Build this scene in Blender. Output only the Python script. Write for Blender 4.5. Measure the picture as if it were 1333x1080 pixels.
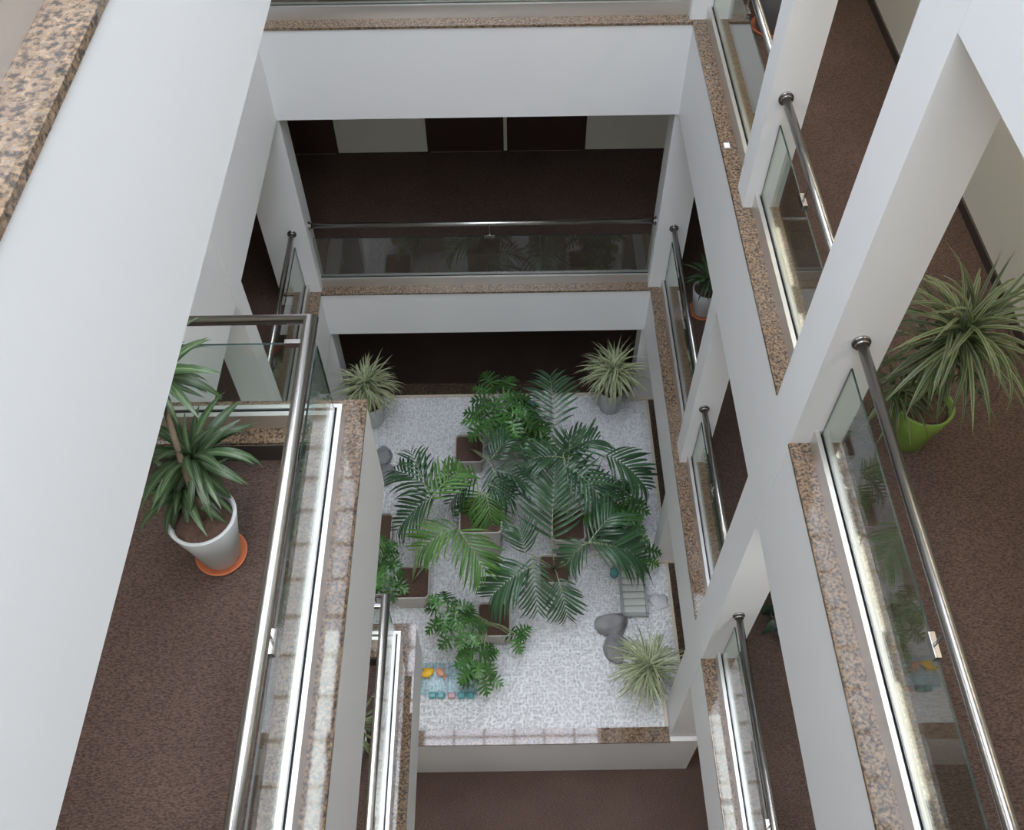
import bpy, bmesh, math, random
import numpy as np
from mathutils import Vector, Matrix, noise
random.seed(7); rng = np.random.default_rng(7)
SC = bpy.context.scene
for o in list(bpy.data.objects): bpy.data.objects.remove(o)
COL = SC.collection
# ------------------------------------------------------------------ camera, world, light, exposure
EYE = 10.232
cam_d = bpy.data.cameras.new('camera'); cam_o = bpy.data.objects.new('camera', cam_d); COL.objects.link(cam_o)
pi_, ya_, ro_ = 0.9371013, 0.000433, 0.01450066
fw = Vector((math.sin(ya_)*math.cos(pi_), math.cos(ya_)*math.cos(pi_), -math.sin(pi_)))
rt = Vector((math.cos(ya_), -math.sin(ya_), 0)); dn = fw.cross(rt)
r2 = rt*math.cos(ro_)+dn*math.sin(ro_); d2 = dn*math.cos(ro_)-rt*math.sin(ro_)
cam_o.matrix_world = Matrix(((r2.x, -d2.x, -fw.x, 0), (r2.y, -d2.y, -fw.y, 0), (r2.z, -d2.z, -fw.z, EYE), (0, 0, 0, 1)))
cam_d.sensor_width = 36; cam_d.lens = 1211.94/1333*36; cam_d.clip_start = 0.02
SC.camera = cam_o
W = bpy.data.worlds.new('sky'); SC.world = W; W.use_nodes = True
bg = W.node_tree.nodes['Background']; bg.inputs[0].default_value = (0.80, 0.865, 1.0, 1); bg.inputs[1].default_value = 10.6
pl = bpy.data.lights.new('skylight_portal', 'AREA'); pl.shape = 'RECTANGLE'; pl.size = 4.08; pl.size_y = 9.95
pl.cycles.is_portal = True
plo = bpy.data.objects.new('skylight_portal', pl); COL.objects.link(plo); plo.location = (-0.05, 3.2, 12.95)
SC.view_settings.view_transform = 'Standard'; SC.view_settings.look = 'None'; SC.view_settings.gamma = 1
SC.view_settings.use_curve_mapping = False; SC.view_settings.exposure = -0.40
SC.cycles.diffuse_bounces = 8; SC.cycles.max_bounces = 14; SC.cycles.transparent_max_bounces = 24; SC.cycles.glossy_bounces = 5
SC.cycles.sample_clamp_indirect = 6

LUM = 18.0      # ceiling panel luminance
# world layout (metres): z 0 = ground storey carpet
LA, LB, LU, LT = 6.036, 2.954, 9.22, 12.3
UND = {LA: 5.156, LB: 2.30, LU: 8.46, LT: 11.5}
CZ = 0.976
XR, XL, XA = 1.516, -2.04, -0.826
YF, YN, YL = 7.0, -0.6, 3.2
WR, WL, WB, WF = 3.12, -3.6, 9.57, -2.2
FD = 0.166

def unproject(px, py, z=None, y=None, x=None):
    d = r2*((px-666.5)/1211.94) + d2*((py-540)/1211.94) + fw
    t = (z-EYE)/d.z if z is not None else (y/d.y if y is not None else x/d.x)
    return Vector((d.x*t, d.y*t, EYE+d.z*t))

# ------------------------------------------------------------------ materials
def lin(c):
    return tuple(((v/255)/12.92 if v/255 <= .04045 else ((v/255+.055)/1.055)**2.4) for v in c)+(1,)
def newmat(name):
    m = bpy.data.materials.new(name); m.use_nodes = True
    return m, m.node_tree, m.node_tree.nodes['Principled BSDF']
def simple(name, c, rough=.5, metal=0, noise_amt=0, nscale=30, bump=0, spec=.5):
    m, t, b = newmat(name)
    b.inputs['Base Color'].default_value = c; b.inputs['Roughness'].default_value = rough; b.inputs['Metallic'].default_value = metal
    b.inputs['Specular IOR Level'].default_value = spec
    if noise_amt or bump:
        tc = t.nodes.new('ShaderNodeTexCoord'); n = t.nodes.new('ShaderNodeTexNoise'); n.inputs['Scale'].default_value = nscale; n.inputs['Detail'].default_value = 6
        t.links.new(tc.outputs['Object'], n.inputs['Vector'])
        if noise_amt:
            mp = t.nodes.new('ShaderNodeMapRange'); mp.inputs[3].default_value = 1-noise_amt; mp.inputs[4].default_value = 1+noise_amt
            mx = t.nodes.new('ShaderNodeMix'); mx.data_type = 'RGBA'; mx.blend_type = 'MULTIPLY'; mx.inputs[0].default_value = 1
            mx.inputs[6].default_value = c; t.links.new(n.outputs[0], mp.inputs[0])
            cc = t.nodes.new('ShaderNodeCombineColor')
            for i in range(3): t.links.new(mp.outputs[0], cc.inputs[i])
            t.links.new(cc.outputs[0], mx.inputs[7]); t.links.new(mx.outputs[2], b.inputs['Base Color'])
        if bump:
            bp = t.nodes.new('ShaderNodeBump'); bp.inputs['Strength'].default_value = bump; bp.inputs['Distance'].default_value = .01
            t.links.new(n.outputs[0], bp.inputs['Height']); t.links.new(bp.outputs[0], b.inputs['Normal'])
    return m
M = {}
M['paint'] = simple('white_wall_paint', (0.74, 0.735, 0.73, 1), .55, noise_amt=.015, nscale=2, spec=.25)
M['cream'] = simple('cream_wall_paint', (0.76, 0.74, 0.66, 1), .6, noise_amt=.02, nscale=2, spec=.2)
M['ceil'] = simple('ceiling_panel_white', (0.82, 0.82, 0.82, 1), .5)
def carpet():
    m, t, b = newmat('brown_loop_carpet')
    tc = t.nodes.new('ShaderNodeTexCoord')
    n1 = t.nodes.new('ShaderNodeTexNoise'); n1.inputs['Scale'].default_value = 110; n1.inputs['Detail'].default_value = 5
    mpg = t.nodes.new('ShaderNodeMapping'); mpg.inputs['Scale'].default_value = (.6, 1.5, 1)
    n2 = t.nodes.new('ShaderNodeTexNoise'); n2.inputs['Scale'].default_value = 1.6; n2.inputs['Detail'].default_value = 3
    t.links.new(tc.outputs['Object'], mpg.inputs['Vector']); t.links.new(mpg.outputs[0], n1.inputs['Vector']); t.links.new(tc.outputs['Object'], n2.inputs['Vector'])
    r = t.nodes.new('ShaderNodeValToRGB'); r.color_ramp.elements[0].position = .35; r.color_ramp.elements[1].position = .68
    r.color_ramp.elements[0].color = (0.063, 0.041, 0.033, 1); r.color_ramp.elements[1].color = (0.152, 0.103, 0.084, 1)
    t.links.new(n1.outputs[0], r.inputs[0])
    mp = t.nodes.new('ShaderNodeMapRange'); mp.inputs[1].default_value = .3; mp.inputs[2].default_value = .7; mp.inputs[3].default_value = .88; mp.inputs[4].default_value = 1.1
    t.links.new(n2.outputs[0], mp.inputs[0])
    mx = t.nodes.new('ShaderNodeVectorMath'); mx.operation = 'SCALE'; t.links.new(r.outputs[0], mx.inputs[0]); t.links.new(mp.outputs[0], mx.inputs['Scale'])
    t.links.new(mx.outputs[0], b.inputs['Base Color']); b.inputs['Roughness'].default_value = .95; b.inputs['Specular IOR Level'].default_value = .1
    bp = t.nodes.new('ShaderNodeBump'); bp.inputs['Strength'].default_value = .5; bp.inputs['Distance'].default_value = .004
    t.links.new(n1.outputs[0], bp.inputs['Height']); t.links.new(bp.outputs[0], b.inputs['Normal'])
    return m
M['carpet'] = carpet()
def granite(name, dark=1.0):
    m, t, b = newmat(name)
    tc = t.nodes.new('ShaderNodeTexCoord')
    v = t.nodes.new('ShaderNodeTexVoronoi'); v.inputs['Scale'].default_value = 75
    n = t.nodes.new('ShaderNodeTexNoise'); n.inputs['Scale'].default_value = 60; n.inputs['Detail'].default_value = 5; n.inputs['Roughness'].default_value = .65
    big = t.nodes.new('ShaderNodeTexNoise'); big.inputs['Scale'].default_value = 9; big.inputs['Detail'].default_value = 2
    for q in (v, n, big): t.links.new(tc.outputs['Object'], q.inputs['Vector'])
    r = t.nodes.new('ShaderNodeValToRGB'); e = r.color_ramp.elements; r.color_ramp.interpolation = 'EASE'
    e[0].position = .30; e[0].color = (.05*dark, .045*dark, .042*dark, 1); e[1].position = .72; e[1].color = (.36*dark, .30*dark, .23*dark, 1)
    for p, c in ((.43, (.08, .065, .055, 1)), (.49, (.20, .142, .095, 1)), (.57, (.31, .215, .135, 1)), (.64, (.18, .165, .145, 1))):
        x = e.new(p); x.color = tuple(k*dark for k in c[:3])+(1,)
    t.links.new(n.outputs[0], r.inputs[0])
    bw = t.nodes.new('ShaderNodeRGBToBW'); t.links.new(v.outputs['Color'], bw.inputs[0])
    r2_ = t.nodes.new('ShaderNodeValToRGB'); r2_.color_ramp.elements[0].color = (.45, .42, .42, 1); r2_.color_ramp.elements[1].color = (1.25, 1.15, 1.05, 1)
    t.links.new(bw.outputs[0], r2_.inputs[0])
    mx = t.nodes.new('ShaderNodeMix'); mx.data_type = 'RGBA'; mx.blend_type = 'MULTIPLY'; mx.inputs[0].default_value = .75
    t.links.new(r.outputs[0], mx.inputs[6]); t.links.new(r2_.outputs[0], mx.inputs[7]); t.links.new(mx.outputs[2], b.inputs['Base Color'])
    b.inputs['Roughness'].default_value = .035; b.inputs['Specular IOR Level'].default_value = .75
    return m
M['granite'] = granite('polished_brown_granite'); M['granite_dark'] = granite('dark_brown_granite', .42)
M['steel'] = simple('brushed_steel', (.40, .385, .37, 1), .27, 1, noise_amt=.04, nscale=60)
M['chan'] = simple('aluminium_channel', (.66, .635, .60, 1), .32, .75, noise_amt=.02, nscale=8)
M['gasket'] = simple('black_gasket', (.02, .02, .02, 1), .5)
M['skirt'] = simple('dark_brown_skirting', (.055, .042, .035, 1), .5)
M['beige'] = simple('beige_edging', (.60, .52, .42, 1), .6)
M['glass_edge'] = simple('dark_green_glass_edge', (.018, .038, .034, 1), .25)
def glass(name, tint, ior=1.5, rough=0.0, extra=0.0):
    m = bpy.data.materials.new(name); m.use_nodes = True; t = m.node_tree; t.nodes.clear()
    o = t.nodes.new('ShaderNodeOutputMaterial'); mx = t.nodes.new('ShaderNodeMixShader'); tr = t.nodes.new('ShaderNodeBsdfTransparent'); gl = t.nodes.new('ShaderNodeBsdfGlossy')
    fr = t.nodes.new('ShaderNodeFresnel'); fr.inputs[0].default_value = ior
    tr.inputs[0].default_value = tint; gl.inputs['Roughness'].default_value = rough; gl.inputs[0].default_value = (1, 1, 1, 1)
    ge = t.nodes.new('ShaderNodeNewGeometry'); mr = t.nodes.new('ShaderNodeMapRange'); mr.inputs[3].default_value = ior; mr.inputs[4].default_value = 1/ior
    t.links.new(ge.outputs['Backfacing'], mr.inputs[0]); t.links.new(mr.outputs[0], fr.inputs[0])
    ad = t.nodes.new('ShaderNodeMath'); ad.inputs[1].default_value = extra; ad.use_clamp = True
    t.links.new(fr.outputs[0], ad.inputs[0]); t.links.new(ad.outputs[0], mx.inputs[0]); t.links.new(tr.outputs[0], mx.inputs[1]); t.links.new(gl.outputs[0], mx.inputs[2]); t.links.new(mx.outputs[0], o.inputs[0])
    return m
M['glass'] = glass('clear_green_glass', (.90, .95, .925, 1), 1.5, 0, .03)
M['acrylic'] = glass('clear_acrylic', (.86, .93, .94, 1), 1.25, .05)
def leafmat(name, base, edge=None, mode=None, rough=.38, trans=.22, var=.35):
    m, t, b = newmat(name); out = t.nodes['Material Output']
    info = t.nodes.new('ShaderNodeObjectInfo'); mr = t.nodes.new('ShaderNodeMapRange'); mr.inputs[3].default_value = 1-var; mr.inputs[4].default_value = 1+var
    t.links.new(info.outputs['Random'], mr.inputs[0])
    if edge:
        uv = t.nodes.new('ShaderNodeTexCoord'); sp = t.nodes.new('ShaderNodeSeparateXYZ'); t.links.new(uv.outputs['UV'], sp.inputs[0])
        r = t.nodes.new('ShaderNodeValToRGB'); e = r.color_ramp.elements
        if mode == 'edge':
            e[0].position = 0; e[0].color = edge; e[1].position = 1; e[1].color = edge
            for p, c in ((.22, edge), (.32, base), (.68, base), (.78, edge)): x = e.new(p); x.color = c
        else:
            e[0].position = 0; e[0].color = base; e[1].position = 1; e[1].color = base
            for p, c in ((.36, base), (.42, edge), (.47, base), (.53, base), (.58, edge), (.64, base)): x = e.new(p); x.color = c
        t.links.new(sp.outputs[0], r.inputs[0]); src = r.outputs[0]
    else:
        rg = t.nodes.new('ShaderNodeRGB'); rg.outputs[0].default_value = base; src = rg.outputs[0]
    mx = t.nodes.new('ShaderNodeVectorMath'); mx.operation = 'SCALE'; t.links.new(src, mx.inputs[0]); t.links.new(mr.outputs[0], mx.inputs['Scale'])
    t.links.new(mx.outputs[0], b.inputs['Base Color']); b.inputs['Roughness'].default_value = rough
    ts = t.nodes.new('ShaderNodeBsdfTranslucent'); t.links.new(mx.outputs[0], ts.inputs[0])
    ms = t.nodes.new('ShaderNodeMixShader'); ms.inputs[0].default_value = trans
    t.links.new(b.outputs[0], ms.inputs[1]); t.links.new(ts.outputs[0], ms.inputs[2]); t.links.new(ms.outputs[0], out.inputs[0])
    return m
M['palm'] = leafmat('kentia_palm_leaf', (.050, .110, .050, 1), rough=.24)
M['palm_bright'] = leafmat('young_palm_leaf', (.095, .215, .045, 1), rough=.35)
M['philo'] = leafmat('philodendron_leaf', (.07, .18, .042, 1), rough=.25, var=.5)
M['dracaena'] = leafmat('striped_dracaena_leaf', (.055, .10, .042, 1), (.25, .33, .19, 1), 'mid', .35)
M['spider'] = leafmat('cream_edged_leaf', (.17, .24, .10, 1), (.62, .62, .40, 1), 'edge', .45, var=.25)
M['marginata'] = leafmat('olive_edged_leaf', (.048, .088, .038, 1), (.185, .205, .095, 1), 'edge', .40)
M['darkleaf'] = leafmat('dark_leaf', (.02, .045, .02, 1))
M['redleaf'] = leafmat('dark_red_leaf', (.09, .025, .02, 1))
M['stem'] = simple('brown_cane', (.16, .12, .08, 1), .7, noise_amt=.3, nscale=40)
M['petiole'] = simple('green_petiole', (.34, .40, .22, 1), .5)
M['soil'] = simple('brown_soil', (.105, .060, .042, 1), .95, noise_amt=.55, nscale=55, bump=.9)
M['potgrey'] = simple('pale_grey_pot', (.55, .56, .56, 1), .45, noise_amt=.04, nscale=6)
M['potdark'] = simple('dark_grey_pot', (.12, .12, .125, 1), .4)
M['potgreen'] = simple('lime_green_pot', (.21, .32, .06, 1), .35)
M['terra'] = simple('orange_terracotta', (.62, .19, .085, 1), .6, noise_amt=.08, nscale=20)
M['planter'] = simple('beige_planter', (.50, .465, .42, 1), .6, noise_amt=.04, nscale=12)
M['rock'] = simple('grey_rock', (.24, .235, .235, 1), .8, noise_amt=.35, nscale=9, bump=.8)
M['palerock'] = simple('pale_rock', (.55, .55, .55, 1), .7, noise_amt=.15, nscale=12, bump=.4)
M['door'] = simple('dark_brown_door', (.055, .030, .024, 1), .4, noise_amt=.12, nscale=4)
M['white'] = simple('white_plastic', (.8, .8, .78, 1), .4)
M['slat'] = simple('pale_painted_wood', (.60, .62, .58, 1), .6, noise_amt=.06, nscale=20)
M['slatgrey'] = simple('grey_painted_wood', (.33, .36, .35, 1), .6)
M['teal'] = simple('teal_glass_block', (.08, .30, .30, 1), .15)
M['pink'] = simple('pink_glass_block', (.50, .30, .29, 1), .2)
M['yellow'] = simple('yellow_ceramic', (.85, .50, .02, 1), .4)
M['coral'] = simple('coral_ceramic', (.75, .36, .22, 1), .4)
M['blue'] = simple('blue_plastic', (.10, .22, .42, 1), .4)
M['gravelbase'] = simple('white_grit', (.76, .76, .76, 1), .9, noise_amt=.08, nscale=60)
def pebble():
    m, t, b = newmat('white_marble_pebbles')
    g = t.nodes.new('ShaderNodeNewGeometry'); r = t.nodes.new('ShaderNodeValToRGB'); e = r.color_ramp.elements
    e[0].color = (.56, .555, .55, 1); e[1].color = (.72, .715, .71, 1); x = e.new(.22); x.color = (.63, .625, .62, 1)
    t.links.new(g.outputs['Random Per Island'], r.inputs[0]); t.links.new(r.outputs[0], b.inputs['Base Color']); b.inputs['Roughness'].default_value = .6
    return m
M['pebble'] = pebble()

# ------------------------------------------------------------------ helpers
def bx(bm, x0, x1, y0, y1, z0, z1, mi=0):
    x0, x1 = min(x0, x1), max(x0, x1); y0, y1 = min(y0, y1), max(y0, y1); z0, z1 = min(z0, z1), max(z0, z1)
    v = [bm.verts.new((x, y, z)) for z in (z0, z1) for y in (y0, y1) for x in (x0, x1)]
    for f in ((0, 2, 3, 1), (4, 5, 7, 6), (0, 1, 5, 4), (2, 6, 7, 3), (0, 4, 6, 2), (1, 3, 7, 5)):
        q = bm.faces.new([v[i] for i in f]); q.material_index = mi
def tube(bm, pts, rad, n=10, mi=0, cap=True):
    pts = [Vector(p) for p in pts]; rads = rad if isinstance(rad, (list, tuple)) else [rad]*len(pts)
    rings = []; ref = None
    for i, p in enumerate(pts):
        d = (pts[min(i+1, len(pts)-1)]-pts[max(i-1, 0)]).normalized()
        if ref is None: ref = Vector((0, 0, 1)) if abs(d.z) < .9 else Vector((1, 0, 0))
        a = d.cross(ref).normalized(); b = a.cross(d).normalized(); ref = b
        s = 1.0
        if 0 < i < len(pts)-1:
            c = (pts[i+1]-pts[i]).normalized().dot((pts[i]-pts[i-1]).normalized()); s = 1/max(.6, math.sqrt((1+c)/2))
        rings.append([bm.verts.new(p+(a*math.cos(2*math.pi*k/n)+b*math.sin(2*math.pi*k/n))*rads[i]*(s if n > 8 else 1)) for k in range(n)])
    for A_, B_ in zip(rings, rings[1:]):
        for k in range(n):
            f = bm.faces.new((A_[k], A_[(k+1) % n], B_[(k+1) % n], B_[k])); f.smooth = True; f.material_index = mi
    if cap:
        for r_ in (rings[0], rings[-1]):
            f = bm.faces.new(r_); f.material_index = mi
def lathe(bm, prof, n=40, mi=0, c=(0, 0, 0)):
    rings = [[bm.verts.new((c[0]+r*math.cos(2*math.pi*k/n), c[1]+r*math.sin(2*math.pi*k/n), c[2]+z)) for k in range(n)] for r, z in prof]
    for A_, B_ in zip(rings, rings[1:]):
        for k in range(n):
            f = bm.faces.new((A_[k], A_[(k+1) % n], B_[(k+1) % n], B_[k])); f.smooth = True; f.material_index = mi
    for r_ in (rings[0], rings[-1]):
        if prof[rings.index(r_)][0] > 1e-4: f = bm.faces.new(r_); f.material_index = mi
def link(name, bm, mats, parent=None, origin=None, bevel=0):
    me = bpy.data.meshes.new(name)
    bmesh.ops.recalc_face_normals(bm, faces=bm.faces)
    if origin is not None: bmesh.ops.translate(bm, verts=bm.verts, vec=-Vector(origin))
    bm.to_mesh(me); bm.free()
    for m in (mats if isinstance(mats, (list, tuple)) else [mats]): me.materials.append(M[m])
    o = bpy.data.objects.new(name, me); COL.objects.link(o)
    if parent is not None: o.parent = parent
    elif origin is not None: o.location = origin
    if bevel:
        b = o.modifiers.new('bevel', 'BEVEL'); b.width = bevel; b.segments = 2; b.limit_method = 'ANGLE'
    return o
def part(name, bm, mats, parent, bevel=0):           # bm in world coordinates, parent an unrotated thing
    p = parent; off = Vector((0, 0, 0))
    while p is not None: off += p.location; p = p.parent
    return link(name, bm, mats, parent, off, bevel)
def thing(name, label, cat, loc=(0, 0, 0), group=None):
    o = bpy.data.objects.new(name, None); COL.objects.link(o); o.location = loc; o.empty_display_size = .05
    tagit(o, label, cat, group); return o
def tagit(o, label, cat, group=None):
    o['label'] = label; o['category'] = cat
    if group: o['group'] = group
    return o
def struct(name, bm, mats, parent=None, label=None):
    o = link(name, bm, mats, parent)
    o['kind'] = 'structure'
    if label: o['label'] = label
    return o
def boxes(*bs):
    bm = bmesh.new()
    for b in bs: bx(bm, *b)
    return bm

# ------------------------------------------------------------------ outer shell
TOP = 13.0
struct('floor', boxes((WL, WR, WF, WB, -.12, 0)), 'carpet', label='brown carpet of the lowest storey')
struct('wall_left', boxes((WL-.15, WL, WF, WB, -.12, TOP)), 'cream')
struct('wall_right', boxes((WR, WR+.15, WF, WB, -.12, TOP)), 'cream', label='cream corridor wall on the right')
struct('wall_front', boxes((WL-.15, WR+.15, WF-.15, WF, -.12, TOP)), 'cream')
SX0, SX1, SY0, SY1 = -2.1, 2.0, -1.8, 8.2
struct('ceiling', boxes((WL, SX0, WF, WB, TOP, TOP+.1), (SX1, WR, WF, WB, TOP, TOP+.1), (SX0, SX1, WF, SY0, TOP, TOP+.1), (SX0, SX1, SY1, WB, TOP, TOP+.1)), 'paint', label='roof slab around the skylight')
# back wall with recessed doors in the middle storey
zb = LB-FD
dr = [(-3.3, -2.115), (-1.0, -.05), (-.008, .965)]
bm = bmesh.new()
bx(bm, WL-.15, WR+.15, WB+.06, WB+.2, -.12, TOP)
xs = WL
for a, b in dr: bx(bm, xs, a, WB, WB+.06, zb, zb+2.1); xs = b
bx(bm, xs, WR, WB, WB+.06, zb, zb+2.1)
bx(bm, WL, WR, WB, WB+.06, -.12, zb); bx(bm, WL, WR, WB, WB+.06, zb+2.1, TOP)
struct('wall_back', bm, 'cream', label='cream wall at the end of the far corridor')
for i, (a, b) in enumerate(dr):
    d = struct('door_%d' % (i+1), boxes((a+.03, b-.03, WB+.004, WB+.055, zb+.001, zb+2.07)), 'door', label='dark brown door in the far corridor wall')
    part('door_frame', boxes((a, a+.03, WB-.01, WB+.06, zb, zb+2.1), (b-.03, b, WB-.01, WB+.06, zb, zb+2.1), (a, b, WB-.01, WB+.06, zb+2.07, zb+2.1)), 'door', d)
    h = bmesh.new(); tube(h, [(b-.1, WB+.02, zb+1), (b-.1, WB-.03, zb+1), (b-.22, WB-.03, zb+1)], .01); part('door_handle', h, 'steel', d)
for i, (a, b) in enumerate(((-2.115, -1.0), (-.05, -.008), (.965, WR))):
    struct('baseboard_back' if i == 0 else 'baseboard_back', boxes((a, b, WB-.012, WB, zb, zb+.012)), 'skirt')
struct('baseboard_right', boxes((WR-.015, WR, WF, WB-.02, LA-FD, LA-FD+.07)), 'skirt', label='dark skirting along the cream wall on the right')
struct('baseboard_right', boxes((WR-.015, WR, WF, WB-.02, LB-FD, LB-FD+.07)), 'skirt')
struct('baseboard_left', boxes((WL, WL+.015, WF, WB-.02, LB-FD, LB-FD+.07)), 'skirt')

# ------------------------------------------------------------------ storeys
tn = 0
def trim(bm, mats, label=None):
    global tn
    tn += 1
    return struct('trim_%d' % tn, bm, mats, label=label)
lvname = {LA: 'upper', LB: 'lower', LU: 'top', LT: 'roof'}
CW = .28; LIP = .008; CT = .022
for L in (LB, LA, LU):
    u = UND[L]; f = L-CT
    land = L != LT
    t_ = L-FD-.004
    # fascia beams
    trim(boxes((XR, XR+CW, YN, YF+CW, u, f)), 'paint', 'white fascia beam on the right of the %s storey' % lvname[L])
    trim(boxes((XL-.44, XR, YF, YF+CW, u, f)), 'paint', 'white fascia beam across the far side of the %s storey' % lvname[L])
    trim(boxes((XL-CW, XL, YL-CW if land else YN, YF, u, f)), 'paint', 'white fascia beam on the left of the %s storey' % lvname[L])
    trim(boxes((XL, XR, YN-CW, YN, u, f)), 'paint')
    if land:
        trim(boxes((XA-CW, XA, YN, YL, u, f)), 'paint', 'white fascia of the left landing on the %s storey' % lvname[L])
        trim(boxes((XL, XA-CW, YL-CW, YL, u, f)), 'paint')
    # slabs and ceilings
    sb = [(XR+CW, WR, WF, WB, u+.05, t_), (XL-CW, XR+CW, YF+CW, WB, u+.05, t_), (WL, XL-CW, WF, WB, u+.05, t_), (XL-CW, XR+CW, WF, YN-CW, u+.05, t_)]
    cp = [(x0, x1, y0, y1, t_, L-FD) for x0, x1, y0, y1, _, _ in sb]
    if land:
        e = (XL-CW, XA-CW, YN-CW, YL-CW); sb.append(e+(u+.05, t_)); cp.append(e+(t_, L-FD))
    c = struct('ceiling', boxes(*sb), 'paint')
    struct('floor', boxes(*cp), 'carpet', label='brown carpet on the %s storey' % lvname[L])
    if L in (LA, LU, LB):      # plank ceiling panels
        def panels(x0, x1, y0, y1, st, mats='ceil'):
            n = max(1, round((y1-y0)/st)); w = (y1-y0)/n
            mesh = None
            for i in range(n):
                if mesh is None:
                    o = link('ceiling_panel', boxes((x0, x1, 0, w-.018, u+.012, u+.05)), mats); mesh = o.data
                    o.parent = c
                else:
                    o = bpy.data.objects.new('ceiling_panel', mesh); COL.objects.link(o); o.parent = c
                o.location = (0, y0+i*w, 0)
        panels(WL+.01, XA-CW-.005, YN-CW, YL-CW-.005, .25)
        panels(XR+CW+.005, WR-.01, WF+.01, YF, .5)
    # granite coping (polished, slight overhang)
    g = [(XR-LIP, XR+CW, YN, 2.865, f, L), (XR-LIP, XR+CW, 3.21, YF+CW, f, L)]
    trim(boxes(g[0]), 'granite', 'polished brown granite ledge, near right, %s storey' % lvname[L])
    trim(boxes(g[1]), 'granite', 'polished brown granite ledge, far right, %s storey' % lvname[L])
    trim(boxes((XL-.44, XR-LIP, YF-LIP, YF+CW, f, L)), 'granite', 'granite ledge across the far side, %s storey' % lvname[L])
    trim(boxes((XL-CW, XL+LIP, (YL+LIP) if land else YN, YF-LIP, f, L)), 'granite', 'granite ledge on the left, %s storey' % lvname[L])
    if land:
        trim(boxes((XA-CW, XA+LIP, YN, YL+LIP, f, L)), 'granite', 'granite ledge of the left landing, %s storey' % lvname[L])
        trim(boxes((XL-CW, XA-CW, YL-CW, YL+LIP, f, L)), 'granite', 'granite ledge on the end of the left landing, %s storey' % lvname[L])
    # dark inner skirting under the ledge
    if land:
        trim(boxes((XR+CW, XR+CW+.006, YN, YF+CW, L-FD, f-.002), (XL-CW, XR+CW, YF+CW, YF+CW+.006, L-FD, f-.002), (XL-CW-.006, XL-CW, YL, YF+CW, L-FD, f-.002),
                   (XA-CW-.006, XA-CW, YN, YL-CW, L-FD, f-.002), (XL-CW, XA-CW-.006, YL-CW-.006, YL-CW, L-FD, f-.002)), 'skirt', 'dark brown skirting inside the ledges, %s storey' % lvname[L])

# luminous ceiling fixtures (some read from ledge reflections, others added to brighten floors)
m_, t_, b_ = newmat('daylight_diffuser'); b_.inputs['Base Color'].default_value = (.9, .9, .9, 1); b_.inputs['Emission Color'].default_value = (.97, .985, 1, 1); b_.inputs['Emission Strength'].default_value = LUM; M['diffuser'] = m_
m_, t_, b_ = newmat('added_dim_fill'); b_.inputs['Emission Color'].default_value = (1, .97, .93, 1); b_.inputs['Emission Strength'].default_value = LUM*.42; M['fill_dim'] = m_  # glow of the rows added under the lowest slab
m_, t_, b_ = newmat('added_warm_fill'); b_.inputs['Emission Color'].default_value = (1, .88, .70, 1); b_.inputs['Emission Strength'].default_value = LUM*1.15; M['fill_warm'] = m_  # glow of the row added in the upper right corridor
def luminaire(x0, x1, y0, y1, z, label, grp, mat='diffuser'):
    o = link('ceiling_light', boxes((x0, x1, y0, y1, z-.012, z+.011)), mat, None, ((x0+x1)/2, (y0+y1)/2, z)); tagit(o, label, 'ceiling light', grp)
ORD = ['first', 'second', 'third', 'fourth', 'fifth', 'sixth', 'seventh', 'eighth', 'ninth', 'tenth', 'eleventh', 'twelfth', 'thirteenth', 'fourteenth']
for L, nm in ((LU, 'upper left landing'), (LA, 'lower left landing'), (LB, 'lowest left floor (added fill)')):
    for k in range(14):
        y = 2.86-k*.2485; luminaire(-1.42, -1.112, y-.225, y, UND[L], 'square ceiling light over the %s, %s from the far end' % (nm, ORD[k]), 'ceiling lights over the '+nm, 'fill_dim' if L == LB else 'diffuser')  # the lowest row is added to brighten the ground carpet
for k in range(4):
    y = 3.13-k*.87
    luminaire(1.97, 2.09, y-.80, y, UND[LA], 'slim ceiling light over the lower right corridor, %s from the broad column' % ORD[k], 'ceiling lights over the lower right corridor')
    luminaire(1.97, 2.09, y-.80, y, UND[LB], 'added slim fill light over the lowest right floor, %s from the broad column' % ORD[k], 'added fill lights over the lowest right floor', 'fill_dim')  # unseen row, added to lift the ground storey carpet
for k in range(7):
    y = 8.4-k*1.2
    luminaire(2.66, 2.78, y-.80, y, UND[LU], 'added slim fill light along the upper right corridor wall, %s from the far end' % ORD[k], 'added fill lights over the upper right corridor', 'fill_warm')  # unseen row, added to brighten and warm the right corridor

def column(x0, x1, y0, y1, label, z0=0):
    o = struct('column', boxes((x0, x1, y0, y1, z0, TOP)), 'paint', label=label)
column(1.514, 1.80, 2.865, 3.21, 'broad white column crossing the right side')
column(1.56, 1.80, 4.77, 4.98, 'narrow white column on the right side')
column(1.49, 1.80, 7.03, 7.285, 'white corner column at far right')
column(-2.475, -2.03, 7.03, 7.285, 'white corner column at far left')
column(-2.28, -2.02, 4.77, 4.98, 'narrow white column on the left side')

# skylight frame
bm = bmesh.new()
for i in range(20): y = SY0+i*(SY1-SY0)/19; bx(bm, SX0, SX1, y-.02, y+.02, TOP, TOP+.06)
for i in range(7): x = SX0+i*(SX1-SX0)/6; bx(bm, x-.02, x+.02, SY0, SY1, TOP+.061, TOP+.1)
struct('window_1', bm, 'white', label='skylight frame over the atrium')

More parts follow.
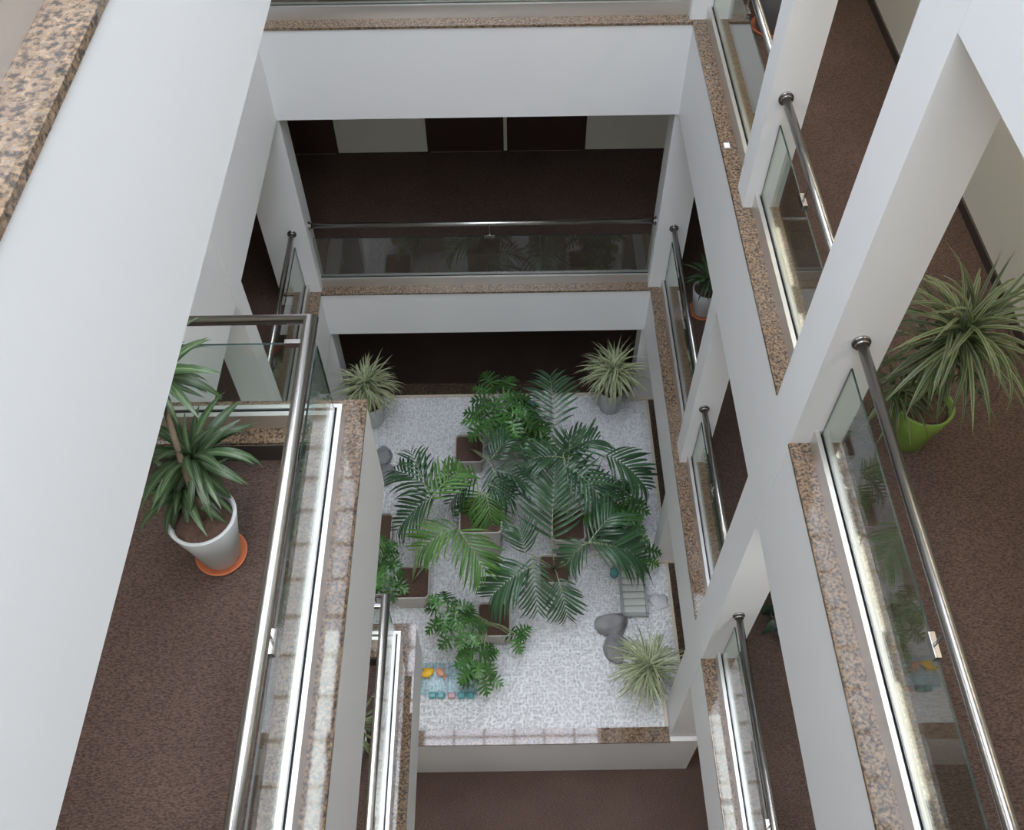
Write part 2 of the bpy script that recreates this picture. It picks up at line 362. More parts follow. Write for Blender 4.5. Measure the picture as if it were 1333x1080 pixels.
# ------------------------------------------------------------------ planted bed on the lowest storey
BX0, BX1, BY0, BY1 = -2.32, 1.70, 2.95, 7.13
struct('wall_1' if False else 'wall_bed', boxes((BX0-.15, 1.80, 2.815, 2.86, 0, CZ-CT), (BX0-.15, 1.512, 2.86, BY0, 0, CZ-CT), (BX0-.15, 1.86, BY1, 7.30, 0, CZ-CT), (BX1, 1.86, 3.22, BY1, 0, CZ-CT), (BX0-.15, BX0, BY0, BY1, 0, CZ-CT)), 'paint', label='white retaining wall of the raised gravel bed')
trim(boxes((BX0-.15, 1.505, 2.80, BY0, CZ-CT, CZ)), 'granite', 'granite kerb along the near edge of the gravel bed')
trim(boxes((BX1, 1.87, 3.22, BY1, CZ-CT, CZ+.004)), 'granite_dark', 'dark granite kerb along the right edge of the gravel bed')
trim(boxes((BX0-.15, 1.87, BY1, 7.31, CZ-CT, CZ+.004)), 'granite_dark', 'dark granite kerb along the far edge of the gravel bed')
trim(boxes((BX0, BX1, BY1-.035, BY1-.001, CZ-.02, CZ+.008), (BX1-.03, BX1-.001, 3.22, BY1-.036, CZ-.02, CZ+.008), (1.47, 1.50, BY0+.001, 3.45, CZ-.02, CZ+.010), (1.545, 1.80, 4.74, 4.768, CZ-.02, CZ+.03), (1.475, 1.80, 7.0, 7.028, CZ-.02, CZ+.03)), 'beige', 'thin beige edging strip around the gravel')
struct('floor', boxes((BX0, 1.51, BY0, BY1, 0, CZ-.012), (1.51, BX1, 3.22, BY1, 0, CZ-.012)), 'gravelbase', label='white grit under the pebbles')
# pebbles
def pebbles():
    b = bmesh.new(); bmesh.ops.create_icosphere(b, subdivisions=1, radius=1)
    base = np.array([v.co[:] for v in b.verts]); faces = np.array([[v.index for v in f.verts] for f in b.faces]); b.free()
    s = .033; pts = []
    nx = int((BX1-BX0)/s); ny = int((BY1-BY0)/s)
    for i in range(nx):
        for j in range(ny):
            x = BX0+(i+.5)*s+rng.uniform(-.012, .012); y = BY0+(j+.5)*s+rng.uniform(-.012, .012)
            if x > 1.46 and y < 3.24: continue
            if x < -2.0 and y < 5.5: continue
            pts.append((x, y))
    P = np.array(pts); n = len(P)
    sc = rng.uniform(.011, .021, (n, 3)); sc[:, 2] *= .6; ang = rng.uniform(0, 6.28, n)
    V = base[None]*sc[:, None, :]
    ca, sa = np.cos(ang)[:, None], np.sin(ang)[:, None]
    X = V[..., 0]*ca-V[..., 1]*sa+P[:, 0:1]; Y = V[..., 0]*sa+V[..., 1]*ca+P[:, 1:2]; Z = V[..., 2]+CZ-.011+rng.uniform(0, .006, (n, 1))
    co = np.stack([X, Y, Z], -1).reshape(-1, 3); F = (faces[None]+np.arange(n)[:, None, None]*len(base)).reshape(-1, 3)
    me = bpy.data.meshes.new('white_pebbles'); me.vertices.add(len(co)); me.vertices.foreach_set('co', co.ravel().astype(np.float32))
    me.loops.add(F.size); me.loops.foreach_set('vertex_index', F.ravel().astype(np.int32)); me.polygons.add(len(F))
    me.polygons.foreach_set('loop_start', np.arange(0, F.size, 3, dtype=np.int32)); me.update(calc_edges=True)
    me.materials.append(M['pebble']); o = bpy.data.objects.new('white_pebbles', me); COL.objects.link(o)
    tagit(o, 'white marble pebbles covering the planted bed', 'pebbles'); o['kind'] = 'stuff'
pebbles()

# ------------------------------------------------------------------ balustrades
G_BAL = 'glass balustrades round the atrium'
def balustrade(P0, P1, out, L, label, f0=True, f1=True, clips=(.5,), extra=None, mit=False, seams=False):
    """P0->P1 along the void edge (2D), out = 2D unit vector away from the void"""
    P0, P1, out = Vector(P0), Vector(P1), Vector(out); d = (P1-P0).normalized(); ln = (P1-P0).length
    c = (P0+P1)/2+out*.14
    t = thing('glass_balustrade', label, 'balustrade', (c.x, c.y, L), G_BAL)
    def B(bm, u0, u1, v0, v1, z0, z1, mi=0):
        a = P0+d*u0+out*v0; b = P0+d*u1+out*v1; bx(bm, a.x, b.x, a.y, b.y, L+z0, L+z1, mi)
    bm = bmesh.new(); m1, m2, m3 = (.105, .151, .14) if mit else (0, 0, 0); B(bm, 0, ln-m1, .105, .131, .0005, .113); B(bm, 0, ln-m2, .151, .180, .0005, .113); part('base_channel', bm, 'chan', t)
    bm = bmesh.new(); B(bm, 0.004, ln-.004-m3, .131, .1365, .0005, .106); B(bm, 0.004, ln-.004-m3, .1475, .151, .0005, .106); part('gasket', bm, 'gasket', t)
    cuts = [0]+([ln*k for k in clips] if seams else [])+[ln]
    for a, b in zip(cuts, cuts[1:]):
        bm = bmesh.new(); a_ = a+(.02 if a == 0 else .004); b_ = b-(.02+m3 if b == ln else .004)
        B(bm, a_, b_, .137, .147, .03, .665)
        for f in bm.faces:
            if f.calc_area() < max(.0112*(b_-a_), .0112*.636)*1.05 and min(abs(f.calc_center_median().z-L-.665), 1) < .001: f.material_index = 1
            elif f.calc_area() <= .0112*.7: f.material_index = 1
        part('glass_panel', bm, ['glass', 'glass_edge'], t)
    def pt(u, v, z): q = P0+d*u+out*v; return (q.x, q.y, L+z)
    bm = bmesh.new(); pts = [pt(0 if f0 else .14, .14, .84), pt(ln if f1 else ln-.14, .14, .84)]
    if extra: pts = pts[:-1]+[pt(*e) for e in extra]
    tube(bm, pts, .026, 20); part('handrail', bm, 'steel', t)
    for u, s, on in ((0, 1, f0), (ln, -1, f1)):
        if on:
            bm = bmesh.new(); tube(bm, [pt(u, .14, .84), pt(u+s*.012, .14, .84)], .045, 24); tube(bm, [pt(u+s*.012, .14, .84), pt(u+s*.03, .14, .84)], .034, 24); part('wall_flange', bm, 'steel', t)
    for k in clips:
        u = ln*k; bm = bmesh.new(); B(bm, u-.055, u+.055, .128, .156, .645, .685); tube(bm, [pt(u, .142, .68), pt(u, .14, .82)], .007, 8)
        part('glass_clip', bm, 'steel', t, .003)
    return t
for L in (LB, LA, LU):
    s = {LB: 'lower', LA: 'middle', LU: 'uppermost'}[L]
    balustrade((XR, YN), (XR, 2.865), (1, 0), L, 'glass balustrade nearest on the right of the %s storey' % s, clips=(.585,))
    balustrade((XR, 3.21), (XR, 4.77), (1, 0), L, 'short glass balustrade between the two right columns, %s storey' % s, clips=(.54,))
    balustrade((XR, 4.98), (XR, 7.03), (1, 0), L, 'glass balustrade by the far right corner of the %s storey' % s, clips=(.5,))
    balustrade((-2.03, YF), (1.49, YF), (0, 1), L, 'glass balustrade with steel handrail across the far side, %s storey' % s, clips=(.52,), seams=True)
    balustrade((XL, 4.98), (XL, 7.03), (-1, 0), L, 'glass balustrade by the far left corner of the %s storey' % s, clips=(.25,))
    balustrade((XL, 3.2), (XL, 4.77), (-1, 0), L, 'short glass balustrade behind the left landing, %s storey' % s, f0=False, clips=(.5,))
    # landing: one continuous L-shaped handrail carried by the long run
    balustrade((XA, YN), (XA, YL), (-1, 0), L, 'long glass balustrade of the left landing, %s storey' % s, f1=False, clips=(.548,), mit=True,
               extra=[(3.8-.14, .14, .84), (3.8-.14, 1.21, .84)])
    # glass return on the end of the landing
    t = thing('glass_balustrade', 'glass return across the end of the left landing, %s storey' % s, 'balustrade', (-1.45, YL-.14, L), G_BAL)
    part('base_channel', boxes((XL, XA-.1315, YL-.131, YL-.105, L+.0005, L+.113), (XL, XA-.1805, YL-.180, YL-.151, L+.0005, L+.113)), 'chan', t)
    part('gasket', boxes((XL, XA-.106, YL-.1365, YL-.131, L+.0005, L+.106), (XL, XA-.15, YL-.151, YL-.1475, L+.0005, L+.106)), 'gasket', t)
    bm = boxes((XL, XA-.15, YL-.147, YL-.137, L+.03, L+.665))
    for f in bm.faces:
        if f.calc_area() < .0112*1.3: f.material_index = 1
    part('glass_panel', bm, ['glass', 'glass_edge'], t)
    part('glass_clip', boxes((-1.13, -1.02, YL-.156, YL-.128, L+.645, L+.685)), 'steel', t, .003)

# ------------------------------------------------------------------ leaves
def blade_mesh(name, mat, w, droop, fold=.18, n=7, prof='strap', side=0.0):
    v = []; f = []; uv = []; y = z = x = 0; st = 1/n; a = 0
    for i in range(n+1):
        t = i/n
        if prof == 'strap': k = (.55+.45*min(1, t*6))*(1-max(0, (t-.45)/.55)**1.7)
        else: k = math.sin(math.pi*min(1, t*.93+.07)**.8)**.8*.98+.02
        hw = max(w*k/2, w*.012)
        up = fold*hw*2
        ca, sa = math.cos(a), math.sin(a)
        v += [(x-hw, y-up*sa*-1*0, z+up*ca), (x, y, z), (x+hw, y, z+up*ca)]; uv += [(0, t), (.5, t), (1, t)]
        a = -droop*(t**1.2); y += st*math.cos(a); z += st*math.sin(a); x += side*st*t
    for i in range(n):
        for j in (0, 1): f.append((i*3+j, i*3+j+1, i*3+j+4, i*3+j+3))
    me = bpy.data.meshes.new(name); me.from_pydata(v, [], f); ul = me.uv_layers.new(name='UVMap')
    for l in me.loops: ul.data[l.index].uv = uv[l.vertex_index]
    for p in me.polygons: p.use_smooth = True
    me.materials.append(M[mat]); return me
def inst(name, me, parent, mat):
    o = bpy.data.objects.new(name, me); COL.objects.link(o); o.parent = parent; o.matrix_basis = mat; return o
def orient(az, el, roll=0): return Matrix.Rotation(az, 4, 'Z') @ Matrix.Rotation(el, 4, 'X') @ Matrix.Rotation(roll, 4, 'Y')
_lib = {}
def lib(key, fn, n=5):
    if key not in _lib: _lib[key] = [fn(i) for i in range(n)]
    return _lib[key]
COLS = [(1.50, 1.82, 2.85, 3.23), (1.54, 1.82, 4.75, 5.0), (1.47, 1.82, 7.01, 7.3), (-2.49, -2.01, 7.01, 7.3)]
def rosette(parent, c, n, length, kind, low=-.35, high=1.35, name='leaf', spread=.03, az0=0, azr=6.283, mx=None):
    """c = centre in parent's local space"""
    R = random.Random(int(abs(c[0]*977+c[1]*131+c[2]*71)*10)+n)
    spec = dict(spider=('spider', .033, 1.7, .22), marginata=('marginata', .038, 1.6, .22), dracaena=('dracaena', .118, 1.35, .16), dark=('darkleaf', .22, 1.2, .2), red=('redleaf', .22, 1.2, .2))[kind]
    ms = lib(kind, lambda i: blade_mesh('leaf', spec[0], spec[1]*(1+.1*(i % 3)), spec[2]*(.55+.22*i), spec[3], side=(i-2)*.07))
    for k in range(n):
        t = (k+.5)/n
        el = high+(low-high)*t**.8+R.uniform(-.12, .12); az = az0+((k*2.39996) % 6.2832)*azr/6.2832+R.uniform(-.2, .2)
        s = length*(.72+.34*math.sin(math.pi*min(1, t*1.1+.1)))*R.uniform(.85, 1.12)
        p = Vector(c)+Vector((R.uniform(-1, 1)*spread, R.uniform(-1, 1)*spread, -spread*2*t+R.uniform(-1, 1)*spread*.5))
        m4 = Matrix.Translation(p) @ orient(az, el, R.uniform(-.4, .4)) @ Matrix.Scale(s, 4); me = R.choice(ms); bad = False
        if kind in ('spider', 'marginata', 'dark', 'red'):
            for v in me.vertices:
                q = m4 @ v.co+parent.location
                if any(a <= q.x <= b_ and c_ <= q.y <= d_ for a, b_, c_, d_ in COLS): bad = True; break
        if not bad: inst(name, me, parent, m4)

def round_pot(t, z, r0, r1, h, mat, wall=.012, soil=.03, lip=0):
    bm = bmesh.new()
    lathe(bm, [(0.0005, 0), (r0, 0), (r0+.004, .008), (r0+(r1-r0)*.5, h*.5), (r1, h-.004), (r1-.003, h), (r1-wall, h), (r1-wall-.002, h-.004), (r1-wall-(r1-r0)*.25, h*.72), (.0005, h*.72)], 48)
    bmesh.ops.translate(bm, verts=bm.verts, vec=(0, 0, z)); link('pot', bm, mat, t)
    bm = bmesh.new(); rs = r1-wall-.004
    rings = [(0.0005, .006), (rs*.35, .01), (rs*.7, .002), (rs, -.002), (rs-.01, -.02)]
    lathe(bm, [(r, h-soil+z_+.0) for r, z_ in rings], 32); bmesh.ops.translate(bm, verts=bm.verts, vec=(0, 0, z)); link('soil', bm, 'soil', t)
def saucer(t, r, z=0):
    bm = bmesh.new(); lathe(bm, [(.0005, 0), (r-.012, 0), (r, .028), (r-.007, .028), (r-.018, .008), (.0005, .008)], 40)
    bmesh.ops.translate(bm, verts=bm.verts, vec=(0, 0, z)); link('saucer', bm, 'terra', t)['label'] = 'orange terracotta saucer'

# variegated spiky plants on the gravel
for px, py, y, lab, n, ln, sc in ((487, 548, None, 'cream-striped spiky plant in pale grey pot, far left corner of gravel', 270, .47, 1), (793, 530, None, 'cream-striped spiky plant in pale grey pot, far right corner of gravel', 280, .48, 1), (837, 893, None, 'cream-striped spiky plant in pale grey pot beside the grey rocks', 290, .42, 1)):
    b = unproject(px, py, z=CZ); t = thing('potted_spiky_plant', lab, 'potted plant', b, 'spiky plants on the gravel')
    round_pot(t, 0, .115, .155, .38, 'potgrey')
    bm = bmesh.new(); hz = .53 if py > 800 else .72; tube(bm, [(0, 0, .30), (0, 0, hz-.03)], [.03, .02], 8); link('stem', bm, 'stem', t)
    rosette(t, (0, 0, hz), n, ln, 'spider', low=-.75, high=1.45, spread=.05)

# left landing plant
b = unproject(290, 722, z=LA-FD)
t = thing('potted_dracaena', 'broad-leaved dracaena in pale grey pot with orange saucer on left landing', 'potted plant', b)
saucer(t, .135); round_pot(t, .012, .095, .172, .40, 'potgrey', wall=.018, soil=.045)
h1 = unproject(250, 592, z=6.55)-b; h2 = unproject(203, 486, z=6.98)-b; h3 = unproject(238, 632, z=6.36)-b
for h_ in (h1, h2, h3):
    bm = bmesh.new(); tube(bm, [(0, 0, .34), (h_.x*.3, h_.y*.3, .34+(h_.z-.34)*.5), tuple(h_)], [.02, .016, .012], 8); link('stem', bm, 'stem', t)
rosette(t, tuple(h1), 64, .34, 'dracaena', low=-.8, high=1.4, spread=.025)
rosette(t, tuple(h2), 46, .33, 'dracaena', low=-.5, high=1.3, spread=.025)
rosette(t, tuple(h3), 36, .30, 'dracaena', low=-.8, high=1.1, spread=.02)

# far right plant on the lower storey
b = unproject(914, 405, z=LB-FD)
t = thing('potted_dracaena', 'green dracaena in grey pot with orange saucer, behind the far right balustrade', 'potted plant', b)
saucer(t, .15); round_pot(t, .012, .105, .15, .34, 'potgrey', soil=.03)
bm = bmesh.new(); tube(bm, [(0, 0, .3), (.01, 0, .5)], [.02, .012], 8); link('stem', bm, 'stem', t)
rosette(t, (.01, 0, .5), 34, .33, 'dracaena', low=-.3, high=1.35, spread=.02)

# lime green pot on the right
b = unproject(1178, 570, z=LA-FD)
t = thing('potted_dracaena', 'large spiky olive dracaena in lime green pot on right corridor carpet', 'potted plant', b)
round_pot(t, 0, .10, .158, .33, 'potgreen', wall=.014, soil=.04)
h1 = unproject(1255, 430, z=6.80)-b; h2 = unproject(1170, 506, z=6.34)-b; h3 = unproject(1225, 455, z=6.62)-b
for h_ in (h1, h2, h3):
    bm = bmesh.new(); tube(bm, [(0, 0, .3), (h_.x*.4, h_.y*.4, .3+(h_.z-.3)*.5), tuple(h_)], [.022, .018, .012], 8); link('stem', bm, 'stem', t)
rosette(t, tuple(h1), 165, .50, 'marginata', low=-.85, high=1.45, spread=.04)
rosette(t, tuple(h3), 40, .42, 'marginata', low=-.9, high=.9, spread=.03)
rosette(t, tuple(h2), 90, .29, 'marginata', low=-.95, high=1.4, spread=.03)

# plant on the lower left landing, half hidden by the upper landing
b = unproject(462, 975, z=LB-FD)
t = thing('potted_spiky_plant', 'green spiky plant on lower left landing, seen behind its steel handrail', 'potted plant', b)
round_pot(t, 0, .09, .13, .28, 'potgrey')
bm = bmesh.new(); tube(bm, [(0, 0, .22), (.02, 0, .55)], [.02, .015], 8); link('stem', bm, 'stem', t)
rosette(t, (.02, 0, .58), 90, .33, 'marginata', low=-.7, high=1.4, spread=.03)

# dark pot behind the column, upper storey; dark foliage plant on the lower storey
b = unproject(1003, 36, z=LA-FD)
t = thing('potted_plant', 'dark grey pot with orange saucer in the top right corner behind column', 'potted plant', b)
saucer(t, .17); round_pot(t, .012, .13, .17, .36, 'potdark')
rosette(t, (.15, .1, .5), 24, .25, 'dracaena', spread=.02)
b = unproject(1006, 822, z=LB-FD)+Vector((.06, .05, 0))
t = thing('potted_plant', 'dark leafy plant with reddish leaves on the lower right corridor, behind broad column', 'potted plant', b)
round_pot(t, 0, .09, .13, .26, 'potdark')
rosette(t, (0, 0, .30), 26, .27, 'dark', low=-.3, spread=.03); rosette(t, (.02, .03, .36), 10, .22, 'red', low=0, spread=.03)

# ------------------------------------------------------------------ planters, palms, philodendrons
def square_planter(t, w, d, h, soil=.03, r=.05, taper=.88):
    def ring(w_, d_, r_, z, n=5):
        out = []
        for cx, cy, a0 in ((w_/2-r_, d_/2-r_, 0), (-w_/2+r_, d_/2-r_, 90), (-w_/2+r_, -d_/2+r_, 180), (w_/2-r_, -d_/2+r_, 270)):
            for k in range(n): a = math.radians(a0+90*k/(n-1)); out.append((cx+r_*math.cos(a), cy+r_*math.sin(a), z))
        return out
    def loft(rs, close=True):
        bm = bmesh.new(); R_ = [[bm.verts.new(p) for p in r_] for r_ in rs]; n = len(R_[0])
        for A_, B_ in zip(R_, R_[1:]):
            for k in range(n): f = bm.faces.new((A_[k], A_[(k+1) % n], B_[(k+1) % n], B_[k]))
        bm.faces.new(R_[0]); bm.faces.new(R_[-1]); return bm
    e = .014
    link('planter_box', loft([ring(w*taper, d*taper, r*.8, 0), ring(w-.02, d-.02, r, h-.04), ring(w, d, r, h-.038), ring(w, d, r, h), ring(w-2*e, d-2*e, r-e*.8, h), ring(w-2*e-.01, d-2*e-.01, r-e, h-.06)]), 'planter', t)
    link('soil', loft([ring(w-2*e-.002, d-2*e-.002, r-e, h-soil-.02), ring(w-2*e-.002, d-2*e-.002, r-e, h-soil), ring(w*.5, d*.5, r*.5, h-soil+.008)]), 'soil', t)

leaflets = {m: lib('lf'+m, lambda i, m=m: blade_mesh('leaflet', m, .078, .6+.3*i, .2, 6, 'lance'), 4) for m in ('palm', 'palm_bright')}
def frond(parent, origin, base, s, tip, mat='palm', n=19, ll=.26, arch=.12, twist=0.0, ang=.95):
    ll *= 1.45; n = max(9, int(n*.72))
    """petiole from base to s, rachis from s to tip; world coords. parts: frond > leaflet"""
    base, s, tip = Vector(base), Vector(s), Vector(tip)
    L_ = (tip-s).length
    ctrl = (s+tip)/2+Vector((0, 0, arch*L_*2))
    def Q(t): return s*(1-t)**2+ctrl*2*t*(1-t)+tip*t*t
    bm = bmesh.new(); k0 = base*.5+s*.5+Vector((0, 0, .08))
    pts = [base, base*.5+k0*.5, k0*.5+s*.5+Vector((0, 0, .01)), s]+[Q(i/8) for i in range(1, 9)]
    rad = [.008, .007, .006, .0055]+[.0065-.005*i/8 for i in range(1, 9)]
    pts = [p-origin for p in pts]; tube(bm, pts, rad, 6)
    fr = link('frond', bm, 'petiole', parent)
    R = random.Random(int(abs(tip.x*1000+tip.y*77)))
    for i in range(n):
        t = .03+.95*(i/(n-1))**.95; p = Q(t)-origin; d = (Q(min(1, t+.02))-Q(max(0, t-.02))).normalized()
        side = d.cross(Vector((0, 0, 1))).normalized(); side = Matrix.Rotation(twist, 3, d) @ side
        upv = side.cross(d).normalized()
        for sg in (-1, 1):
            a = ang*(1-.45*t)+R.uniform(-.06, .06)
            y = (d*math.cos(a)+side*sg*math.sin(a)+upv*.22).normalized(); z = (upv-y*upv.dot(y)).normalized(); x = y.cross(z)
            s_ = ll*(.35+.75*math.sin(math.pi*min(1, .12+t*.86))**.7)*R.uniform(.92, 1.06)
            m4 = Matrix(((x.x, y.x, z.x, p.x), (x.y, y.y, z.y, p.y), (x.z, y.z, z.z, p.z), (0, 0, 0, 1)))
            inst('leaflet', leaflets[mat][R.choice((0, 1, 1, 2, 3))], fr, m4 @ Matrix.Scale(s_, 4))
    return fr

def philo_leaf(i):
    """deeply lobed leaf: five finger lobes a side on a broad blade"""
    v = []; f = []; nl = 5
    def P(x, y): return (x, y, -.25*y*y-.30*x*x+.09*abs(x)+.025*math.sin(9*y+2*i)*abs(x)*4)
    for sg in (-1, 1):
        for k in range(nl):
            y0 = -.02+k*.185; h = .20; ln = (.54, .66, .62, .50, .34)[k]*(1+.07*((k+i) % 3-1)); a = (-.35, .05, .28, .50, .72)[k]
            dx, dy = math.cos(a)*sg, math.sin(a); base = len(v); ym = y0+h*.5
            px, py = -dy*sg, dx*sg          # across the lobe, pointing to the tip side
            def q(r, w): return (dx*ln*r+px*w, ym+dy*ln*r+py*w)
            pts = [(0, y0-.01), (0, y0+h), q(.34, -.062), q(.34, .062), q(.70, -.066), q(.68, .064), q(.93, -.026), q(.93, .026), q(1.06, 0)]
            v += [P(*p) for p in pts]
            for qd in ((0, 2, 3, 1), (2, 4, 5, 3), (4, 6, 7, 5), (6, 8, 7)):
                f.append(tuple(base+j for j in (qd if sg > 0 else qd[::-1])))
    b = len(v); v += [P(0, .84), P(.10, .95), P(-.10, .95), P(.04, 1.12), P(-.04, 1.12), P(0, 1.2)]; f += [(b, b+1, b+3, b+5), (b, b+5, b+4, b+2)]
    me = bpy.data.meshes.new('leaf'); me.from_pydata(v, [], f); me.materials.append(M['philo']); return me
ph = lib('philo', philo_leaf, 3)
def philo(t, origin, specs, base):
    """specs: list of (px, py, z, size, n, spread)"""
    bm = bmesh.new(); R = random.Random(len(specs)*17+int(specs[0][0]))
    todo = []
    for px, py, z, size, n, sp in specs:
        c = unproject(px, py, z=z)
        for k in range(n):
            a = k*2.4+R.uniform(-.3, .3); rr = sp*math.sqrt((k+.4)/n)
            p = c+Vector((rr*math.cos(a), rr*math.sin(a), .12*(1-rr/sp if sp else 0)+R.uniform(-.04, .04)))
            b = Vector(base)+Vector((R.uniform(-.03, .03), R.uniform(-.03, .03), 0))
            m_ = (p+b)/2+Vector((0, 0, .08))
            tube(bm, [b-origin, m_-origin, p-origin], [.005, .004, .003], 5, cap=False)
            az = math.atan2(p.y-c.y, p.x-c.x)-math.pi/2+R.uniform(-.4, .4)
            todo.append((p-origin, az, R.uniform(-.55, .15), size*R.uniform(.8, 1.15)))
    link('stem', bm, 'petiole', t)
    for p, az, el, s in todo:
        inst('leaf', R.choice(ph), t, Matrix.Translation(p) @ orient(az, el, R.uniform(-.3, .3)) @ Matrix.Scale(s, 4))
GP = 'planters grouped on the gravel'
def planter_at(x, y, w, d, h, label, name='potted_palm', cat='potted plant'):
    t = thing(name, label, cat, (x, y, CZ), GP); square_planter(t, w, d, h); return t, Vector((x, y, CZ)), Vector((x, y, CZ+h-.02))
U = unproject
# palm near left (stands on its own, thin stem)
t, o_, b_ = planter_at(-1.09, 4.43, .385, .385, .27, 'thin-stemmed palm in beige square planter, left of the gravel')
frond(t, o_, b_, U(597, 690, z=2.15), U(632, 745, z=1.95), 'palm_bright', 17, .27, .12)
frond(t, o_, b_, U(596, 686, z=2.15), U(548, 715, z=2.0), 'palm_bright', 15, .25, .12)
frond(t, o_, b_, U(574, 650, z=2.1), U(514, 612, z=1.95), 'palm', 18, .28, .14)
frond(t, o_, b_, U(566, 645, z=2.1), U(518, 690, z=1.7), 'palm', 18, .25, .14)
frond(t, o_, b_, U(556, 640, z=2.15), U(535, 588, z=2.15), 'palm', 13, .2, .1)
frond(t, o_, b_, U(560, 650, z=2.15), U(600, 612, z=2.15), 'palm_bright', 15, .24, .12)
# palm in tall grey-beige planter
t, o_, b_ = planter_at(-.35, 5.05, .46, .44, .58, 'bright green palm in wide planter at centre left of the gravel')
frond(t, o_, b_, U(632, 640, z=1.8), U(642, 692, z=1.45), 'palm_bright', 16, .24, .12)
frond(t, o_, b_, U(626, 640, z=1.8), U(604, 682, z=1.4), 'palm_bright', 16, .24, .12)
frond(t, o_, b_, U(622, 630, z=1.85), U(572, 622, z=1.7), 'palm_bright', 16, .24, .14)
frond(t, o_, b_, U(634, 630, z=1.9), U(668, 650, z=1.7), 'palm', 15, .22, .14)
frond(t, o_, b_, U(620, 620, z=1.9), U(586, 655, z=1.6), 'palm', 15, .22, .14)
# far planters
t, o_, b_ = planter_at(-.50, 6.14, .34, .40, .26, 'slender greyish palm in beige planter behind the others')
frond(t, o_, b_, U(638, 600, z=1.75), U(662, 572, z=1.8), 'palm', 14, .22, .1)
frond(t, o_, b_, U(645, 612, z=1.75), U(690, 632, z=1.6), 'palm', 15, .22, .14)
frond(t, o_, b_, U(640, 606, z=1.8), U(654, 650, z=1.55), 'palm', 14, .2, .12)
t, o_, b_ = planter_at(.15, 6.32, .36, .38, .28, 'lush bright philodendron in beige planter at the back of the gravel', 'potted_philodendron')
philo(t, o_, [(650, 518, 1.85, .19, 15, .22), (638, 548, 1.7, .19, 12, .16), (678, 552, 1.65, .2, 13, .2), (662, 540, 1.8, .19, 8, .2), (696, 565, 1.5, .18, 7, .12)], b_)
# central palm
t, o_, b_ = planter_at(.59, 4.98, .36, .40, .48, 'tall dark palm in beige planter at centre right, fronds up to the back')
frond(t, o_, b_, U(723, 556, z=2.25), U(716, 490, z=2.3), 'palm', 18, .27, .08, ang=1.1)
frond(t, o_, b_, U(733, 590, z=2.35), U(778, 572, z=2.3), 'palm', 15, .26, .14)
frond(t, o_, b_, U(735, 596, z=2.3), U(690, 598, z=2.3), 'palm', 14, .24, .12)
frond(t, o_, b_, U(788, 592, z=2.15), U(842, 636, z=1.8), 'palm', 20, .29, .16)
frond(t, o_, b_, U(738, 605, z=2.2), U(790, 660, z=1.95), 'palm', 18, .26, .14)
frond(t, o_, b_, U(740, 600, z=2.25), U(742, 570, z=2.5), 'palm', 12, .2, .1)
frond(t, o_, b_, U(745, 640, z=1.9), U(800, 632, z=1.8), 'palm', 15, .22, .14)
# front right palm
t, o_, b_ = planter_at(.43, 4.56, .33, .34, .27, 'spreading dark palm in beige planter in front of the tall one')
frond(t, o_, b_, U(718, 703, z=1.75), U(722, 596, z=2.2), 'palm', 24, .40, .08, ang=1.0)
frond(t, o_, b_, U(768, 706, z=2.0), U(836, 730, z=1.7), 'palm', 22, .32, .14)
frond(t, o_, b_, U(768, 704, z=2.0), U(800, 668, z=2.05), 'palm', 15, .24, .12)
frond(t, o_, b_, U(764, 706, z=2.0), U(738, 732, z=1.8), 'palm', 13, .22, .12)
frond(t, o_, b_, U(690, 738, z=1.95), U(640, 776, z=1.7), 'palm', 19, .29, .14)
frond(t, o_, b_, U(692, 725, z=1.8), U(700, 795, z=1.45), 'palm', 17, .22, .1)
frond(t, o_, b_, U(726, 752, z=1.6), U(738, 802, z=1.3), 'palm', 16, .22, .14)
frond(t, o_, b_, U(684, 720, z=1.8), U(676, 690, z=1.95), 'palm', 12, .2, .1)
frond(t, o_, b_, U(790, 720, z=1.6), U(812, 690, z=1.6), 'palm', 13, .2, .1)
# front planter with trailing philodendron
t, o_, b_ = planter_at(-.215, 4.0, .345, .385, .26, 'philodendron trailing out of beige planter at the front', 'potted_philodendron')
philo(t, o_, [(580, 796, 1.5, .155, 10, .13), (600, 818, 1.45, .16, 12, .14), (622, 858, 1.35, .16, 10, .10), (628, 878, 1.2, .15, 6, .08), (670, 830, 1.2, .14, 4, .04)], b_+Vector((-.08, -.03, 0)))
# left planter half hidden by the landing
t, o_, b_ = planter_at(-1.52, 5.09, .37, .38, .27, 'philodendron in beige planter half hidden by the left landing', 'potted_philodendron')
philo(t, o_, [(498, 722, 1.35, .18, 8, .1), (504, 752, 1.3, .18, 8, .1), (492, 735, 1.35, .18, 6, .1)], b_+Vector((0, -.1, 0)))
# right philodendron
t, o_, b_ = planter_at(.98, 5.06, .34, .34, .27, 'dark philodendron in beige planter at right edge of the palms', 'potted_philodendron')
philo(t, o_, [(798, 672, 1.6, .18, 11, .16), (812, 655, 1.5, .17, 8, .13), (816, 690, 1.45, .17, 8, .12), (836, 722, 1.25, .16, 6, .08), (806, 640, 1.5, .17, 6, .12)], b_)

